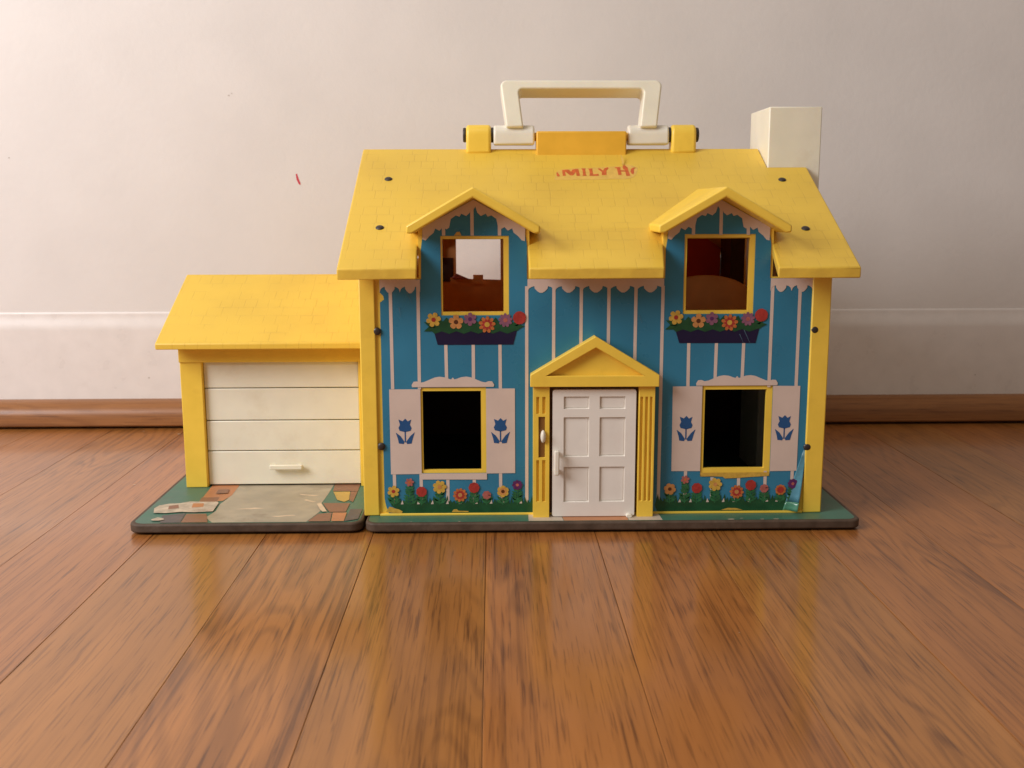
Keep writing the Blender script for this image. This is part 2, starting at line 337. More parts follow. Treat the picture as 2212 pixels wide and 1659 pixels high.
# ------------------------------------------------------------------ the setting
floor_bm = bmesh.new(); add_box(floor_bm, -1400, 1400, -1500, 366, -30, -14)
floor = finish('floor', floor_bm, None, 'gap_dark'); floor['kind'] = 'structure'
seams = [-311, -231.7, -156.7, -77.2, -0.7, 75.4, 152.7]
while seams[0] > -1350: seams.insert(0, seams[0] - 77.3)
while seams[-1] < 1350: seams.append(seams[-1] + 77.3)
shared = {}
for i in range(len(seams) - 1):
    w = round(seams[i + 1] - seams[i] - (0.30, 0.14, 0.24, 0.10)[i % 4], 2)
    if w not in shared:
        bm = bmesh.new(); add_box(bm, -w / 2, w / 2, -1500, 366, -14, 0)
        o = finish('plank', bm, floor, 'floor_oak', 0.32, 2); shared[w] = o
    else:
        o = shared[w].copy(); col.objects.link(o); o.parent = floor
    o.location = ((seams[i] + seams[i + 1]) / 2 * MM, 0, (-0.12 + 0.12 * random.random()) * MM)

for fx, fy, fr in ((-369, 122, 1.0), (-390, 316, 1.5), (-372, 60, .8), (-430, 330, 1.0), (60, -190, .5)):
    plate('dust_fleck', disc(fx, fy, fr, 7, 0.6), None, XY, 0.25, None, floor, 'paper_pale')
wall_bm = bmesh.new(); add_box(wall_bm, -1400, 1400, 366, 460, 0, 1700)
wall = finish('wall', wall_bm, None, 'wall_paint'); wall['kind'] = 'structure'
prof = [(367, 25), (362.4, 25)] + [(362.4 + 2.6 * (0.5 - 0.5 * cos(pi * k / 12)), 100 + 18 * k / 12) for k in range(13)] + [(365.4, 118.8), (366.2, 119.2), (367, 119.2)]
skirting = plate('baseboard', prof, None, YZ, -1400, 1400, None, 'skirting_paint'); skirting['kind'] = 'structure'
prof = [(362.6, 2.8), (342.6, 2.8), (341.6, 4.2), (341.8, 10)] + [(342 + 20.6 * (1 - cos(radians(a))), 12 + 16.3 * sin(radians(a))) for a in range(10, 91, 10)]
qr = plate('quarter_round', prof, None, YZ, -1400, 1400, None, 'moulding_oak'); qr['kind'] = 'structure'
# marks on the wall
def mark(name, pts, mat): plate(name, pts, None, XZ, 365.75, None, wall, mat)
mark('crayon_mark', [(-271.8, 259.5), (-270.5, 259.8), (-269.3, 255.5), (-267.2, 250), (-267.6, 248.3), (-269.2, 249.6), (-271.2, 254)], 'crayon_red')
for cx, cz, r, q in ((-336, 337, 1.1, 0.6), (-333, 339, 0.9, 0.5), (-560, 276, 0.9, 0.8)):
    mark('scuff', disc(cx, cz, r, 8, q), 'scuff_grey')
plate('scuff', disc(-432, 50.5, 1.3, 8, 0.6), None, XZ, 362.2, None, skirting, 'scuff_grey')
plate('scuff', disc(440, 49, 0.9, 8, 0.7), None, XZ, 362.2, None, skirting, 'scuff_grey')

# ------------------------------------------------------------------ the toy house
house = bpy.data.objects.new('toy_house', None); col.objects.link(house); house.empty_display_size = 0.05
house['label'] = 'yellow plastic toy house with blue printed front, attached garage and white carry handle'
house['category'] = 'toy house'

TOP = 7.9
# base boards and the paper glued on them
base = plate('base_board', rounded(-162.4, -14.8, 188.4, 296, 8), None, XY, 1.5, TOP, house, 'fibreboard', 1.3, 3)
gbase = plate('garage_base_board', rounded(-328.4, -13.2, -164.2, 262, 9), None, XY, 1.5, TOP, house, 'fibreboard', 1.3, 3)
for nm, p in (('base_shadow_plate', rounded(-158, -10.5, 181, 291, 6)), ('garage_base_shadow_plate', rounded(-321, -8, -168, 257, 6))):
    plate(nm, p, None, XY, 0.02, 1.49, base if nm == 'base_shadow_plate' else gbase, 'contact_shadow_black')  # black inset plates added to deepen the contact shadow under the boards
def lay(name, pts, h, parent, mat): return plate(name, pts, None, XY, TOP + h, None, parent, mat)
lay('lawn_print', rounded(-160.4, -12.6, 185.4, 294, 7), 0.12, base, 'sheet_green')
lay('lawn_print', rounded(-325.4, -11, -166.6, 260, 8), 0.12, gbase, 'sheet_green')
for p, m in (([(-47, 4), (-24, 4), (-22.6, -12), (-47.3, -12)], 'step_cream'), ([(-23.6, 4), (23.2, 4), (23.2, -12), (-22.2, -12)], 'stone_orange'), ([(23.6, 4), (46.7, 4), (47.4, -12), (23.6, -12)], 'step_cream')):
    lay('door_step_print', p, 0.26, base, m)
for cx, cy, r in ((-58, -11, .7), (-96, -12, 1.1), (96, -11.6, 2.6), (104, -9.6, 1.2), (128, -11.8, 2.2), (118, -12, 1.4), (-130, -12, .8)):
    lay('paper_chip', disc(cx, cy, r, 9, 0.35), 0.3, base, 'paper_pale')
lay('driveway_print', [(-274, 90), (-199, 90), (-199.5, 60), (-200.7, 34), (-196.5, 24), (-199.8, 8), (-204, -10), (-252, -10), (-270, -10), (-277.5, 2), (-274.5, 18), (-276, 36), (-274.2, 50)], 0.24, gbase, 'drive_grey')
stone = 0
for p, m in (([(-295.6, 90), (-274.3, 90), (-273, 60), (-276, 44), (-293, 41)], 'stone_orange'),
             ([(-294.5, 54), (-281, 54), (-280, 41), (-293.2, 41)], 'stone_brown'),
             ([(-309.9, 7.5), (-294.8, 12.8), (-292.1, -10), (-306.2, -10)], 'stone_slate'),
             ([(-293.6, 11), (-279.5, 11), (-276.5, 2), (-273, -10), (-291.7, -10)], 'stone_brown'),
             ([(-198.5, 90), (-178.2, 90), (-177.5, 68), (-197, 69)], 'stone_brown'),
             ([(-196.4, 67), (-183.4, 67), (-181.1, 44), (-184, 38.6), (-190, 44)], 'stone_yellow'),
             ([(-182.8, 67), (-177.6, 67), (-177.4, 38), (-180.6, 42)], 'stone_brown'),
             ([(-199.3, 35.6), (-179.1, 35), (-179.3, 12.8), (-191, 12.5), (-195.6, 24)], 'stone_brown'),
             ([(-198.6, 8), (-189.1, 10.9), (-187.1, -10), (-203, -10)], 'stone_brown'),
             ([(-188.4, 10.9), (-178.2, 10.6), (-177.5, -10), (-186.3, -10)], 'stone_orange'),
             ([(-176.6, 19.5), (-168, 19.3), (-168, -5.4), (-177.2, -10)], 'stone_slate')):
    lay('paving_print', p, 0.34 + 0.03 * stone, gbase, m); stone += 1
lay('torn_paper', [(-317.8, 12.4), (-321, 24), (-319.6, 31.6), (-314, 35.7), (-306, 37), (-300, 41.5), (-287.9, 40.3), (-279, 40.5), (-277.3, 37), (-276.6, 26), (-276, 15.5), (-288.6, 13.5), (-299, 14.5), (-308.5, 12.1)], 0.85, gbase, 'paper_pale')
lay('torn_paper', [(-314.7, -3.4), (-311.4, 1.5), (-306.5, -1), (-305.1, -4), (-308.5, -6.5), (-313, -6)], 0.85, gbase, 'paper_pale')
for q in ([(-222, 62), (-206, 58), (-209, 55.5), (-220, 59)], [(-214, 47), (-205, 40), (-207.5, 38.5), (-215, 44.5)], [(-262, 22), (-248, 26), (-240, 24), (-250, 21.5)], [(-232, 4), (-216, 7), (-214, 5), (-226, 2)]):
    lay('worn_patch', q, 0.3, gbase, 'paper_torn')
for q, m in (([(-287, 74), (-279, 75), (-277, 64), (-286, 62)], 'stone_brown'), ([(-312, 30), (-306, 33), (-303, 24), (-310, 21)], 'stone_brown'), ([(-296, 36), (-288, 36), (-286, 27), (-294, 25)], 'stone_orange')):
    lay('paving_print', q, 0.95, gbase, m)
lay('torn_paper', [(-201, 36), (-196, 22), (-193, 13), (-196.2, 12.6), (-199, 19), (-203.5, 33)], 0.85, gbase, 'paper_torn')

# walls with openings: the same pressing front and back
UL, UR = (-106.4, 154.3, -64.2, 204.6), (62.9, 154.6, 106.5, 205.0)
LL, LR = (-121.7, 41.0, -80.5, 98.4), (78.4, 41.0, 122.2, 98.4)
DC = (-84.6, 84.6)                                   # dormer centres
def wall_outline(hw):
    return [(-hw, TOP + .05), (hw, TOP + .05), (hw, 178), (DC[1] + 38.3, 178), (DC[1] + 38.3, 212.4), (DC[1], 232.5), (DC[1] - 38.3, 212.4), (DC[1] - 38.3, 178),
            (DC[0] + 38.3, 178), (DC[0] + 38.3, 212.4), (DC[0], 232.5), (DC[0] - 38.3, 212.4), (DC[0] - 38.3, 178), (-hw, 178)]
plate('front_wall', wall_outline(163.6), [rect(*UL), rect(*UR), rect(*LL), rect(*LR), rect(-30, 12, 28, 99)], XZ, 5.2, 8.4, house, 'yellow_plastic')
plate('back_wall', wall_outline(163.6), [rect(*UL), rect(*UR)], XZ, 279, 275.6, house, ['interior_brown'])
gable = [(8.6, TOP + .05), (275.4, TOP + .05), (275.4, 180), (142, 262), (8.6, 180)]
for s in (-1, 1):
    plate('side_wall', gable, None, YZ, s * 163.6, s * 160, house, 'yellow_plastic')
box('upper_floor', -159.8, 159.8, 8.7, 275.3, 112, 115, house, 'interior_brown', 0)
box('added_dark_ceiling', -159.8, 159.8, 8.8, 275.2, 110.5, 111.9, house, 'print_brown', 0)  # dark plate added under the upper floor so the lower windows look black
box('added_dark_back', -159.7, 159.7, 272, 275.2, TOP + .3, 110.3, house, 'print_brown', 0)  # added dark plate, keeps the lower rooms unlit
for s_ in (-1, 1): box('added_dark_side', min(s_ * 158.4, s_ * 159.7), max(s_ * 158.4, s_ * 159.7), 8.9, 271.8, TOP + .3, 110.3, house, 'print_brown', 0)  # dark side plates, also added to darken the lower rooms
box('room_partition', 7, 10, 8.7, 275.3, 115.2, 180, house, 'interior_brown', 0)
box('corner_post', -164.6, -153.4, 3.2, 16, TOP + .05, 178.5, house, 'yellow_plastic', 0.9)
box('corner_post', 151.2, 164.6, 3.2, 16, TOP + .05, 178.5, house, 'yellow_plastic', 0.9)
box('sill_strip', -153.2, 151, 3.0, 5.15, TOP + .05, 9.5, house, 'yellow_plastic', 0.3)
# things glimpsed through the upper windows
plate('interior_picture', rect(-121, 156, -109.2, 178.5), None, XZ, 274.9, 275.4, house, 'interior_dark')
box('window_tab', -90.3, -80.8, 274.5, 277, 154.5, 162.4, house, 'interior_brown', 0.2)
plate('interior_ledge', [(-112, 154), (-60, 154), (-60, 157.6), (-92, 158.6), (-112, 160)], None, XZ, 273.6, 274.4, house, 'interior_brown')
plate('pink_pillow', [(-111, 160), (-106, 164), (-98, 160.5), (-94, 158.8), (-108, 158.6)], None, XZ, 270, 273, house, 'print_pink', 0.8)
arch = [(58, 115.3)] + [(88 + 34 * cos(radians(a)), 160 + 15.5 * sin(radians(a))) for a in range(0, 181, 10)][::-1] + [(118, 115.3)]
plate('bed_headboard', arch, None, XZ, 60, 63, house, 'interior_brown', 0.8)
plate('red_panel', [(80, 115.3), (119, 115.3), (119, 192), (110, 198), (98, 206), (80, 210)], None, XZ, 155, 158, house, 'interior_red', 0.6)
plate('orange_panel', [(96, 190), (121, 188), (121, 216), (96, 216)], None, XZ, 160, 162, house, 'interior_orange', 0.6)
box('dark_cabinet', 119.6, 131, 120, 158, 115.3, 222, house, 'interior_dark', 0.6)

# roof
K = 86.5 / 164
def zr(y): return 186 + K * (y + 22)
def roof_front(u, v, w): return (u, v, zr(v) + w)
def roof_back(u, v, w): return (u, 284 - v, zr(v) + w)
def roof_outline():
    return [(-175.5, -22), (-122.2, -22), (-123.4, 6.5), (-119.5, 6.5), (-119.5, 26), (-49.7, 26), (-49.7, 6.5), (-47.4, 6.5), (-47.4, -22),
            (43.2, -22), (46.6, 6.5), (49.7, 6.5), (49.7, 26), (119.5, 26), (119.5, 6.5), (122.2, 6.5), (119.6, -22),
            (175.5, -22), (175.5, 112), (144.2, 112), (144.2, 141.9), (-175.5, 141.9)]
roof = plate('roof', roof_outline(), None, roof_front, 0, -7.6, house, 'yellow_shingle', 1.4, 3)
plate('back_roof', roof_outline(), None, roof_back, 0, -7.6, house, 'yellow_shell', 1.4, 3)
for c in DC:
    for back in (0, 1):
        f = (lambda y: 284 - y) if back else (lambda y: y)
        bm = bmesh.new()
        sec = [(-44.8, 213.9), (0, 239.6), (44.8, 213.9), (44.8, 209.0), (41, 208.6), (0, 232.4), (-41, 208.6), (-44.8, 209.0)]
        fr = [bm.verts.new(V(c + x, f(-16), z)) for x, z in sec]
        bk = [bm.verts.new(V(c + x, f((z - 186) / K - 20), z)) for x, z in sec]
        m = len(sec)
        for i in range(m): bm.faces.new((fr[i], fr[(i + 1) % m], bk[(i + 1) % m], bk[i]))
        for ring in (fr, bk):
            for q in ((0, 1, 5, 6), (0, 6, 7), (1, 2, 4, 5), (2, 3, 4)): bm.faces.new([ring[i] for i in q])
        bmesh.ops.recalc_face_normals(bm, faces=bm.faces)
        bmesh.ops.dissolve_limit(bm, angle_limit=0.01, verts=bm.verts, edges=bm.edges)
        finish('dormer_roof' if not back else 'back_dormer_roof', bm, house, 'yellow_plastic', 1.2, 3)
        for s in (-1, 1):
            pts = [(f(8.5), 176), (f(8.5), 212.8), (f(33), 212.8), (f(33), 209), (f(14), 190), (f(14), 176)]
            plate('dormer_cheek', pts, None, YZ, c + s * 38.2, c + s * 35.4, house, 'yellow_plastic')

def dome(name, c, n, r, parent, mat='screw_metal'):
    """A rivet head: low dome of radius r at c (mm) looking along n."""
    n = Vector(n).normalized(); q = n.to_track_quat('Z', 'Y'); bm = bmesh.new()
    rings = []
    for rr, hh in ((1, -0.2), (1, 0.10), (0.85, 0.28), (0.5, 0.42)):
        rings.append([bm.verts.new((Vector(c) + q @ Vector((r * rr * cos(2 * pi * i / 14), r * rr * sin(2 * pi * i / 14), r * hh))) * MM) for i in range(14)])
    for a, b in zip(rings, rings[1:]):
        for i in range(14): bm.faces.new((a[i], a[(i + 1) % 14], b[(i + 1) % 14], b[i]))
    bm.faces.new(rings[-1])
    return finish(name, bm, parent, mat)
nr = (0, -K, 1)
for x, y in ((-151, 94), (-151.3, 27), (151, 92), (150.5, 24.5)): dome('screw', (x, y, zr(y)), nr, 3.0, roof)
for x, z in ((-152.4, 141.1), (-151.3, 58.9), (154.0, 140.8), (152.6, 56.5)): dome('screw', (x, 3.9, z), (0, -1, 0), 2.7, house)

# torn name sticker on the roof
def dz(zx, zy):
    return (-24.4 + (zx - 82) / 1914 * 66.9, 115 - (zy - 271) / 352 * 24)
def on_roof(h): return lambda u, v, w: (u, v, zr(v) + h)
def decal(name, pts, h, parent, mat): return plate(name, [dz(*p) for p in pts], None, on_roof(h), 0, None, parent, mat)
stick = decal('torn_sticker', [(90, 604), (120, 520), (140, 440), (200, 395), (280, 365), (480, 350), (720, 332), (900, 335), (1100, 322), (1300, 312), (1480, 300), (1580, 302), (1650, 300), (1690, 245), (1790, 262), (1900, 290), (1985, 335), (1950, 430), (1900, 500), (1830, 550), (1650, 588), (1400, 584), (1000, 600), (600, 598), (400, 606), (200, 600)], 0.12, house, 'decal_paper')
LET = [[(165, 420), (222, 508), (205, 530), (160, 526), (152, 480)],
       [(285, 385), (345, 380), (400, 375), (440, 378), (480, 425), (520, 374), (585, 362), (650, 360), (668, 515), (592, 520), (586, 430), (515, 505), (450, 505), (348, 420), (352, 515), (288, 515)],
       [(722, 350), (812, 350), (810, 372), (800, 378), (800, 488), (812, 494), (812, 515), (724, 515), (726, 494), (738, 488), (740, 376), (722, 370)],
       [(876, 352), (970, 352), (966, 372), (960, 380), (962, 482), (1050, 476), (1080, 470), (1082, 515), (876, 517), (878, 494), (890, 488), (892, 380), (878, 372)],
       [(1085, 350), (1142, 352), (1196, 402), (1238, 345), (1320, 322), (1332, 348), (1268, 405), (1258, 498), (1150, 500), (1166, 430), (1095, 372)],
       [(1475, 325), (1592, 318), (1604, 340), (1592, 350), (1592, 392), (1684, 396), (1682, 380), (1655, 368), (1648, 322), (1700, 270), (1762, 330), (1760, 385), (1778, 515), (1690, 522), (1686, 425), (1592, 420), (1592, 494), (1520, 500), (1514, 352), (1480, 346)],
       [(1800, 425), (1828, 362), (1896, 330), (1950, 333), (1892, 368), (1880, 440), (1852, 488), (1818, 468)]]
for p in LET: decal('sticker_letter', p, 0.26, stick, 'decal_red')
plate('sticker_curl', [dz(*p) for p in ((1640, 300), (1700, 245), (1690, 170), (1640, 120), (1650, 220))], None, lambda u, v, w: (u, v - 1, zr(v) + 0.3 + max(0, v - 116) * .35), 0, None, stick, 'decal_paper')

# chimney
box('chimney', 144.6, 186, 112.4, 171.6, TOP + .05, 302.6, house, 'ivory_plastic', 0.9)

# handle and its hinge
RIDGE_Z = 283.2
def hprof(r, zb, n=10):
    return [(142 - r, zb)] + [(142 + r * cos(pi - pi * i / n), RIDGE_Z + r * sin(pi * i / n)) for i in range(n + 1)] + [(142 + r, zb)]
for s in (-1, 1):
    plate('hinge_barrel', hprof(7.6, 275.2), None, YZ, s * 37.6, s * 70.4, house, 'white_plastic', 1.6, 3)
    plate('hinge_lug', hprof(8.0, 268), None, YZ, s * 72.4, s * 92.4, house, 'yellow_plastic', 2.4, 4)
    plate('hinge_cap', [(142 + 5.8 * cos(2 * pi * i / 18), RIDGE_Z + 5.8 * sin(2 * pi * i / 18)) for i in range(18)], None, YZ, s * 92.2, s * 95, house, 'screw_metal', 0.9)
    plate('hinge_pin', [(142 + 6 * cos(2 * pi * i / 18), RIDGE_Z + 6 * sin(2 * pi * i / 18)) for i in range(18)], None, YZ, s * 70, s * 73, house, 'screw_metal')
    plate('hinge_pin', [(142 + 3.4 * cos(2 * pi * i / 12), RIDGE_Z - 1.5 + 3.4 * sin(2 * pi * i / 12)) for i in range(12)], None, YZ, s * 35, s * 41, house, 'orange_plastic')
box('hinge_block', -36.2, 35.8, 131.5, 152.5, 262, 285.6, house, 'orange_plastic', 1.2, 3)
LEAN = radians(15)
def lean(u, v, w):
    return (u, 142 + w * cos(LEAN) + v * sin(LEAN), RIDGE_Z + v * cos(LEAN) - w * sin(LEAN))
def arc_pt(cx, cy, r, a0, a1, n=5): return [(cx + r * cos(radians(a0 + (a1 - a0) * i / n)), cy + r * sin(radians(a0 + (a1 - a0) * i / n))) for i in range(n + 1)]
hp = [(-60.2, 3)] + arc_pt(-59.6, 36.6, 5, 178, 90) + arc_pt(59.6, 36.6, 5, 90, 2) + [(60.2, 3), (46.6, 3)] + arc_pt(46.6, 31, 3.4, 0, 90) + arc_pt(-46.6, 31, 3.4, 90, 180) + [(-46.6, 3)]
handle = plate('carry_handle', hp, None, lean, -11, 11, house, 'ivory_plastic', 1.4, 3)

# ------------------------------------------------------------------ printed front sheet and its artwork
SY = 4.55
holesS = [rect(-107.6, 151.9, -60.5, 206.7), rect(61.0, 152.2, 110.2, 207.5), rect(-123.2, 38.9, -76.9, 101), rect(76.3, 35.0, 126.4, 101.3), rect(-31, 11, 29, 101)]
def sheet_outline():
    a = [(-147, 9.4), (136, 9.4), (143.2, 24), (147.6, 40), (151.4, 56), (152.2, 100), (151.6, 177)]
    for c in (DC[1], DC[0]):
        a += [(c + 36.6, 177), (c + 36.6, 200), (c + 35.4, 208), (c + 35.6, 212), (c, 231.4), (c - 35.2, 212.4), (c - 35.4, 205), (c - 36.4, 198), (c - 36.6, 177)]
    a += [(-150, 177), (-150, 168), (-147.6, 165.6), (-147.2, 163.2), (-150, 161), (-150, 20.5), (-149, 15)]
    return a
sheet = plate('front_print', sheet_outline(), holesS, XZ, SY, SY + 0.3, house, 'print_blue', 0, dissolve=False)
def art(name, pts, layer, mat, holes=None):
    return plate(name, pts, holes, XZ, SY - 0.13 * layer, None, sheet, mat)
def strip(x, z0, z1, w=1.15):
    j = random.uniform(-.15, .15)
    return art('stripe', [(x - w + j, z0), (x + w + j, z0), (x + w - j, z1), (x - w - j, z1)], 1, 'print_white')
for x in (-48.1, -29.3, -10.2, 9.1, 27.9, 46.7): strip(x, 16, 172)
for x in (-142.6, -123.6, 123.4, 142.7): strip(x, 100, 172); strip(x, 17, 39)
for x in (-104.6, -85.6): strip(x, 103, 132); strip(x, 17, 36)
for x in (85.1, 104.3): strip(x, 103, 132); strip(x, 17, 34.5)
for x in (-66.8, 65.8): strip(x, 99, 132); strip(x, 17, 39.5)
for x, z in ((-105.3, 216), (-85.7, 229), (-66.9, 216), (66.9, 216), (85.8, 229), (104.8, 216)): strip(x, 206.9, z)
# scalloped trim under the eaves
def lobes(x0, x1, zt, zb, n):
    pts = [(x0, zt), (x0, zb - 1.5)]
    w = (x1 - x0) / n
    for i in range(n):
        a = x0 + i * w
        for t in (0.05, 0.14, 0.22): pts.append((a + t * w, zb + 0.8 + 1.6 * math.sin((t - .05) / .17 * pi * .5)))
        for t in (0.25, 0.27, 0.36, 0.45, 0.55, 0.64, 0.73, 0.75):
            pts.append((a + t * w, zb + (2.6 if t in (0.25, 0.75) else 1.2) - 3.4 * math.sin((t - .25) / .5 * pi)))
        for t in (0.78, 0.86, 0.95): pts.append((a + t * w, zb + 0.8 + 1.6 * math.sin((0.95 - t) / .17 * pi * .5)))
        pts.append((a + w, zb - 1.5))
    return pts + [(x1, zt)]
for x0, x1, n in ((-150, -122, 2), (-47.6, 47.4, 5), (121.8, 151.4, 2)):
    if n == 2: x0, x1, n = x0, x1, 1.5 and 2
    art('scalloped_trim', lobes(x0, x1, 176.9, 169.5, n), 2, 'print_white')
for c in DC:
    out = [(-35.2, 204.5), (-35.2, 212.3), (0, 231.2), (35.4, 212), (35.2, 203)]
    inn = [(33.0, 203.6), (30.5, 206.5), (27.5, 208.8), (26.4, 211.8), (23.5, 210.2), (21.2, 212.6), (18.6, 211.2), (16.8, 212.4), (15.6, 218.2), (12.2, 220.6), (9.6, 219.8), (8.4, 221.8), (5, 220.2), (2.6, 222.4), (1.3, 226.6), (0, 224.5)]
    inn += [(-x, z) for x, z in reversed(inn[:-1])]
    # two halves so that the outline stays simple
    art('scalloped_trim', [(c + x, z) for x, z in out + inn], 2, 'print_white')
# shutters, crowns, sills
def tulip(cx, cz):
    o = lambda l: [(cx + x, cz + z) for x, z in l]
    bm = bmesh.new(); w = SY - 0.13 * 3
    for p in ([(-4.6, 8.6), (-1.7, 7.3), (0.1, 9.2), (2, 7.2), (4.4, 8.5), (3.4, 4.8), (4.6, 2.4), (3.9, 0.4), (0, -0.6), (-3.9, 0.4), (-4.7, 2.5), (-3.6, 4.8)],
              [(-0.45, -0.2), (0.45, -0.2), (0.45, -8), (-0.45, -8)],
              [(-6.7, -0.8), (-3.4, -3.4), (-0.6, -7.6), (-1.2, -9.2), (-4.6, -8.8), (-5.2, -5.6)],
              [(6.8, -0.6), (3.6, -3.4), (0.6, -7.6), (1.2, -9.2), (4.4, -8.9), (5.2, -5.6)]):
        add_plate(bm, o(p), None, XZ, w, None)
    finish('tulip', bm, sheet, 'print_tulip')
for pts in ([(-145, 99.9), (-123.1, 99.9), (-123.1, 38.5), (-145, 38.3)], [(-76.9, 100.1), (-56.5, 100.1), (-56.4, 38.7), (-76.9, 38.5)],
            [(55.2, 100.9), (76.2, 101), (76.2, 39.2), (55.6, 39.3)], [(126.5, 101), (145.8, 100.8), (145.8, 39), (126.5, 38.8)]):
    art('shutter', pts, 2, 'print_white')
for x, z in ((-134.3, 69.7), (-66.8, 69.7), (65.3, 70.5), (135.6, 70.6)): tulip(x, z)
crown = [(-28.7, 101.4), (-29, 103), (-27.6, 105.3), (-25.2, 105.5), (-23, 104.6), (-20.5, 105), (-17.6, 106.2), (-12.9, 108.2), (-9.5, 108.8), (-6, 108.4), (-2.6, 107.2), (-1.2, 106.8), (0, 108.2), (1.2, 106.8), (2.6, 107.2), (6, 108.4), (9.5, 108.8), (12.9, 108.2), (17.6, 106.2), (20.5, 105), (23, 104.6), (25.2, 105.5), (27.6, 105.3), (29, 103), (28.7, 101.4)]
for c in (-100.1, 100.6): art('window_crown', [(c + x, z) for x, z in crown], 3, 'print_white')
art('window_sill', [(-123.2, 38.8), (-76.6, 38.8), (-76.6, 34.1), (-122.8, 34.4)], 3, 'print_white')
art('torn_sill', [(76.4, 38), (126.2, 38), (125.8, 35.4), (118, 34.9), (111.6, 34.6), (102, 33.9), (94.3, 33.7), (92.6, 35), (84, 35.3), (76.8, 35.2)], 3, 'print_yellow')
# flower boxes and flowers
def petals(bm, cx, cz, r, n, w, mi, wid=0.5, rot=0.0, inner=0.15):
    for i in range(n):
        a = rot + 2 * pi * i / n
        pl = []
        for k in range(10):
            t = 2 * pi * k / 10
            lx = r * (0.5 + inner / 2) + r * (0.5 - inner / 2) * cos(t); ly = r * wid * sin(t) * (0.75 + 0.25 * cos(t))
            pl.append((cx + lx * cos(a) - ly * sin(a), cz + lx * sin(a) + ly * cos(a)))
        add_plate(bm, pl, None, XZ, w - 0.008 * (i % 3), None, mi)
def flower(cx, cz, r, n, pet, centre, wid=0.45, rot=0.3, layer=5, inner2=None):
    bm = bmesh.new(); w = SY - 0.13 * layer
    petals(bm, cx, cz, r, n, w, 0, wid, rot)
    if inner2: petals(bm, cx, cz, r * 0.66, n, w - 0.04, 2, wid, rot + pi / n)
    add_plate(bm, disc(cx, cz, r * 0.30, 12), None, XZ, w - 0.08, None, 1)
    return finish('flower', bm, sheet, [pet, centre] + ([inner2] if inner2 else []), smooth=False)
def leaf_pts(x, z, a, ln, wd):
    return [(x, z), (x + ln * .45 * cos(a) - wd * sin(a), z + ln * .45 * sin(a) + wd * cos(a)), (x + ln * cos(a), z + ln * sin(a)), (x + ln * .5 * cos(a) + wd * sin(a), z + ln * .5 * sin(a) - wd * cos(a))]
for pts, fl, sg in (([(-113.5, 143), (-54.5, 143), (-57.6, 131.3), (-110.4, 131.3)], [(-113, 149), (-97.4, 147.3), (-87.6, 149.3), (-75.8, 145.5), (-63, 148.5), (-53.2, 150.1)], 1),
                    ([(55.2, 143.6), (115.3, 143.4), (112.7, 131.6), (58.9, 131.8)], [(56.2, 149.9), (72, 147.4), (81.3, 149), (93.9, 146.2), (106.7, 148.7), (116, 151.3)], 1)):
    art('flower_box', pts, 2, 'print_navy')
    bm = bmesh.new(); x0, x1 = pts[0][0] - 4, pts[1][0] + 3
    base_z = pts[0][1] - 1.5
    top = [(x0 + 2.5, base_z)]
    k = 0
    for i in range(27):
        x = x0 + (x1 - x0) * (i + .5) / 27
        hgt = (7.4 if i % 2 else 4.6) + random.uniform(-.8, .8)
        if abs(x - (x0 + x1) / 2) < 24: hgt = min(hgt + 1.5, 9)
        top.append((x, base_z + hgt))
    top.append((x1 - 2.5, base_z))
    for i in range(12): top.append((x1 - 2.5 - (x1 - x0 - 5) * (i + .5) / 12, base_z - 0.6 - (1.8 if i % 2 else 0)))
    add_plate(bm, top, None, XZ, SY - 0.13 * 3, None)
    for a, x, z in ((2.7, x0 + 6, base_z + 2), (0.35, x1 - 8, base_z + 3), (3.5, x0 + 6, base_z + 2.5), (0.1, x1 - 7, base_z + 2)):
        add_plate(bm, leaf_pts(x, z, a, 9, 1.8), None, XZ, SY - 0.13 * 3.4, None)
    finish('box_foliage', bm, sheet, 'print_green', smooth=False)
    (a, b, c, d, e, g) = fl
    flower(*a, 5.2, 6, 'print_yellow', 'print_red', .42, .2); flower(*b, 5.2, 5, 'print_peach', 'print_brown', .5, .3); flower(*c, 4.7, 6, 'print_lilac', 'print_purple', .42, .5)
    flower(*d, 6.0, 9, 'print_orange', 'print_yellow', .28, .1, inner2='print_red'); flower(*e, 5.0, 9, 'print_lilac', 'print_pink', .3, .2); flower(*g, 4.6, 5, 'print_red', 'print_red', .75, .5)
# garden along the bottom
for x0, x1, seed in ((-149.4, -44, 3), (44.2, 141, 5)):
    rnd = random.Random(seed); bm = bmesh.new()
    top = [(x0 + 2, 9.5), (x0, 14)]
    if x0 < 0: top = [(-137, 9.5), (-141, 12.4), (-145, 15)]
    n = 84
    for i in range(n):
        x = top[2][0] if False else (-146 if x0 < 0 else x0) + (x1 - (-146 if x0 < 0 else x0)) * (i + .5) / n
        top.append((x + rnd.uniform(-.6, .6), 16 + (rnd.uniform(2.6, 6.8) if i % 2 else rnd.uniform(-0.4, 1.6))))
    top += [(x1, 15), (x1, 9.5)]
    add_plate(bm, top, None, XZ, SY - 0.13 * 3, None)
    finish('grass', bm, sheet, 'print_green', smooth=False)
GL = [(-143.5, 25.9), (-131.9, 32.5), (-123.5, 25.5), (-110.5, 28.9), (-95.9, 22.9), (-85.9, 28.2), (-76.8, 22.7), (-65.2, 25.3), (-54.9, 30)]
GR = [(54.7, 26.2), (65.6, 33.1), (74.2, 26.8), (87.4, 29.4), (103, 23.8), (113, 28.7), (122.8, 26.2), (134.7, 25.1), (143.4, 29.5)]
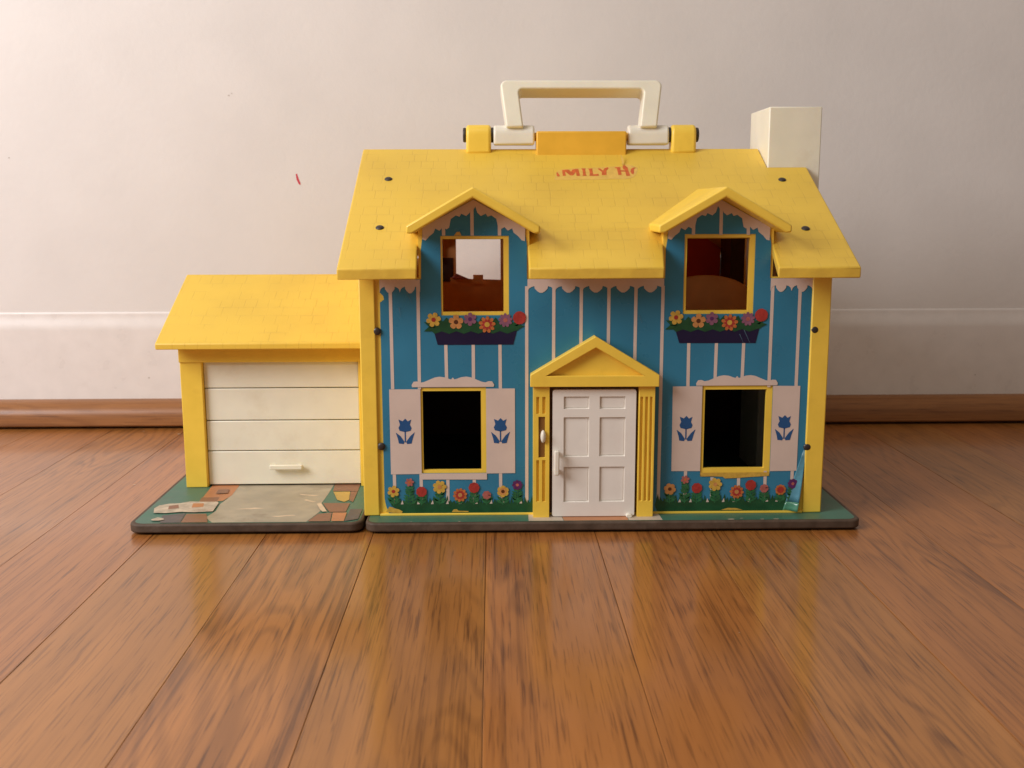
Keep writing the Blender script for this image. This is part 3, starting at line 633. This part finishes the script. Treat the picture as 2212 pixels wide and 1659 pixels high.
for gi, G in enumerate((GL, GR)):
    spec = [(4.4, 6, 'print_yellow', 'print_red', .42, None), (3.2, 6, 'print_pink', 'print_orange', .4, None), (3.9, 8, 'print_red', 'print_red', .5, None),
            (5.0, 7, 'print_yellow', 'print_peach', .4, None), (5.2, 10, 'print_orange', 'print_peach', .3, 'print_red'), (4.0, 8, 'print_red', 'print_red', .5, None),
            (3.2, 7, 'print_pink', 'print_pink', .5, None), (4.4, 6, 'print_yellow', 'print_brown', .5, 'print_peach'), (3.8, 8, 'print_purple', 'print_pink', .4, None)]
    if gi: spec[0], spec[7] = (4.4, 6, 'print_peach', 'print_brown', .5, None), (4.0, 9, 'print_orange', 'print_red', .4, 'print_red')
    for (x, z), (r, n, p, c, wd, i2) in zip(G, spec):
        bm = bmesh.new(); w = SY - 0.13 * 4
        zb = 15.4
        add_plate(bm, [(x - .45, zb), (x + .45, zb), (x + .35, z), (x - .35, z)], None, XZ, w, None)
        rows = max(2, int((z - zb - 2) / 2.2))
        for k in range(rows):
            zz = zb + 0.8 + k * 2.2; ln = 6.0 - 0.4 * k
            for s in (0, 1):
                a = radians(38 + random.uniform(-8, 14)); a = pi - a if s else a
                add_plate(bm, leaf_pts(x, zz, a, ln, 1.15), None, XZ, w - .02 - .01 * s, None)
        finish('flower_stem', bm, sheet, 'print_leaf', smooth=False)
        flower(x, z, r, n, p, c, wd, random.random(), 6, i2)
    for k in range(9):
        x = G[0][0] + 6 + k * 10.4 + random.uniform(-2, 2)
        art('white_fleck', [(x - .9, 16.2), (x + 1.1, 16.3), (x + .2 + random.uniform(-.5, .5), 19.2)], 3.6, 'print_white')  # small white triangles among the grass
art('torn_patch', [(-149.2, 10.6), (-146.6, 14.6), (-144.6, 14.2), (-142.8, 13.2), (-140, 12.6), (-137.2, 10.9), (-138.1, 9.7), (-144, 10)], 4.4, 'print_yellow')
art('torn_patch', [(-102, 10.3), (-100.6, 12.2), (-98.4, 12.4), (-97.2, 11.2), (-90, 10.9), (-90, 10.2)], 4.4, 'print_yellow')
art('torn_patch', [(92, 10.3), (97, 11.8), (103, 11.6), (108, 10.3)], 4.4, 'print_yellow')
art('torn_patch', [(-98.2, 206.9), (-96.2, 209.4), (-94.2, 209.6), (-93, 206.9)], 2, 'print_yellow')
for x, z, dx, dzz in ((-131.5, 168, 4.6, -9), (-137, 158, 1.2, -7), (104, 141, 5.0, -10), (101, 138, 3.0, -6), (30, 152, 2.2, -6)):
    art('scratch', [(x, z), (x + .35, z + .1), (x + dx + .12, z + dzz), (x + dx, z + dzz)], 4.6, 'print_scratch')
# the lower right corner of the sheet has come loose and curls outwards
def curl(z0, z1, xa, wdt, mat, rows=8, colsn=8):
    bm = bmesh.new(); g = []
    for i in range(rows + 1):
        t = i / rows; z = z0 + (z1 - z0) * t; row = []
        amt = max(0.0, 1 - (z - 10) / 44.0) ** 1.1
        x_in = xa(z); 
        for j in range(colsn + 1):
            s = j / colsn; ang = s * 0.95 * amt
            L = wdt(z) * s
            x = x_in + (L if ang < 1e-4 else wdt(z) / (0.95 * amt) * sin(ang) if amt > 1e-3 else L)
            y = SY - 0.2 - (0 if amt < 1e-3 else wdt(z) / (0.95 * amt) * (1 - cos(ang)))
            row.append(bm.verts.new(V(x, y, z)))
        g.append(row)
    for i in range(rows):
        for j in range(colsn): bm.faces.new((g[i][j], g[i][j + 1], g[i + 1][j + 1], g[i + 1][j]))
    o = finish('curled_corner', bm, sheet, mat)
    so = o.modifiers.new('thick', 'SOLIDIFY'); so.thickness = 0.0002
curl(16, 54, lambda z: 137.0 + (z - 10) * 0.30, lambda z: max(1.0, 11.0 - (z - 10) * 0.20), 'print_sheen_blue')
curl(9.6, 16, lambda z: 137.0 + (z - 10) * 0.30, lambda z: max(1.0, 11.0 - (z - 10) * 0.20), 'print_sheen_green', 3)

# ------------------------------------------------------------------ front door
PY = -4.0
def fluted(name, x0, x1, z0, z1, grooves, parent=house):
    o = plate(name, rect(x0, z0, x1, z1), [rect(*g) for g in grooves], XZ, PY, PY + 1.6, parent, 'yellow_plastic', 0.3, 2)
    box('pilaster_back', x0 + .02, x1 - .02, PY + 1.62, 5.1, z0 + .02, z1 - .02, o, 'yellow_plastic', 0)
    return o
fluted('pilaster', -43.8, -32.4, TOP + .05, 103, [(-41.6, 83.4, -39.6, 95.4), (-37.4, 83.4, -35.2, 95.4), (-40.1, 51.9, -35.5, 81.2), (-41.6, 19.8, -39.6, 50), (-37.4, 19.8, -35.2, 50)])
fluted('pilaster', 30.2, 41.6, TOP + .05, 103, [(31.4, 19.8, 33.2, 95), (34.9, 19.8, 36.7, 95), (38.2, 19.8, 39.8, 95)])
box('doorbell_slot', -39.9, -35.7, PY + 1.2, PY + 1.58, 52.1, 81.0, house, 'slot_brown', 0)
bm = bmesh.new(); bmesh.ops.create_uvsphere(bm, u_segments=14, v_segments=10, radius=1)
for v in bm.verts: v.co = Vector((v.co.x * 1.9 - 36.9, v.co.y * 2.6 - 4.6, v.co.z * 4.6 + 67.3)) * MM
finish('doorbell_slider', bm, house, 'white_plastic')
# jambs and dark reveal behind the door
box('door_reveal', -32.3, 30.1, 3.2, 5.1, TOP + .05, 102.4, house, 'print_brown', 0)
panels = [(-22.4, 86.6, -4.6, 95.4), (2.8, 86.5, 20.8, 95.3), (-22.4, 52.2, -4.5, 80.6), (2.9, 52.4, 21, 80.5), (-22.2, 19.0, -4.2, 44.8), (3.2, 19.2, 21, 44.8)]
door = plate('front_door', rounded(-30.2, 8.6, 28.4, 100.2, 1.6, 4), [rect(*p) for p in panels], XZ, -3.2, -1.8, house, 'door_plastic', 0.55, 2)
plate('door_slab', rounded(-30.1, 8.7, 28.3, 100.1, 1.6, 4), None, XZ, -1.78, 3.0, door, 'door_plastic')
for p in panels:
    a, b, c, d = p; i = 0.9
    plate('door_panel', rect(a + i, b + i, c - i, d - i), None, XZ, -2.1, -1.7, door, 'door_plastic', 0.3)
bm = bmesh.new(); add_box(bm, -29.2, -25.6, -9.4, -6.6, 40, 57.8); add_box(bm, -28.8, -26, -6.6, -3.1, 41.2, 44); add_box(bm, -28.8, -26, -6.6, -3.1, 53.8, 56.6)
finish('door_handle', bm, door, 'white_plastic', 0.9, 3)
plate('hinge_pin', disc(24.4, 9.3, 2.3, 14, 0.65), None, XZ, -6.4, -3, door, 'white_plastic', 0.5)
# pediment: raking frame over a recessed triangle
ped = plate('pediment', [(-46, 103), (43.8, 102.7), (43.8, 111), (-0.9, 138.2), (-46, 111.4)], [[(-34.8, 110.6), (32.9, 110.5), (-0.6, 130.4)]], XZ, -7.2, -2.6, house, 'yellow_plastic', 1.0, 3)
plate('pediment_back', [(-45.6, 103.2), (43.4, 103), (43.4, 110.9), (-0.9, 137.8), (-45.6, 111)], None, XZ, -2.58, 5.1, ped, 'yellow_plastic')

# ------------------------------------------------------------------ garage
box('garage_post', -314.6, -297.6, 83.2, 96, TOP + .05, 116.4, house, 'yellow_plastic', 0.7)
box('garage_post', -176.8, -164.9, 83.2, 96, TOP + .05, 116.4, house, 'yellow_plastic', 0.7)
box('garage_header', -315, -164.9, 82.0, 96, 108, 124, house, 'yellow_plastic', 0.6)
box('garage_side_wall', -314.2, -310.6, 96.1, 232, TOP + .05, 121, house, 'yellow_plastic', 0)
box('garage_back_wall', -314.2, -164.9, 232.1, 236, TOP + .05, 122, house, 'yellow_plastic', 0)
gdoor = bpy.data.objects.new('garage_door', None); col.objects.link(gdoor); gdoor.parent = house
zs = [9.0, 36.6, 61.1, 86.9, 108.3]
for i in range(4):
    sl = box('door_slat', -297.4 + 0.3 * random.random(), -177.2, 87 + 0.25 * random.random(), 91, zs[i] + 0.35, zs[i + 1] - 0.35, gdoor, 'ivory_plastic', 0.55)
box('door_backing', -297.3, -177, 91.5, 93, TOP + .05, 108.5, gdoor, 'print_brown', 0)
bm = bmesh.new(); add_box(bm, -248.4, -222.8, 81.8, 84.2, 22.2, 26.0); add_box(bm, -247, -244, 84.2, 87.4, 22.8, 25.4); add_box(bm, -227, -224, 84.2, 87.4, 22.8, 25.4)
finish('garage_door_handle', bm, gdoor, 'ivory_plastic', 0.7, 3)
KG = (171.4 - 125.2) / 93.
def gz(y): return 125.2 + KG * (y - 64.5)
plate('garage_roof', [(-326.8, 64.5), (-165.2, 64.5), (-165.2, 157.4), (-326.8, 157.4)], None, lambda u, v, w: (u, v, gz(v) + w), 0, -5.0, house, 'yellow_shingle', 1.1, 3)
plate('garage_back_roof', [(-326.8, 64.5), (-165.2, 64.5), (-165.2, 157.3), (-326.8, 157.3)], None, lambda u, v, w: (u, 315 - v, gz(v) + w), 0, -5.0, house, 'yellow_shingle', 1.1, 3)
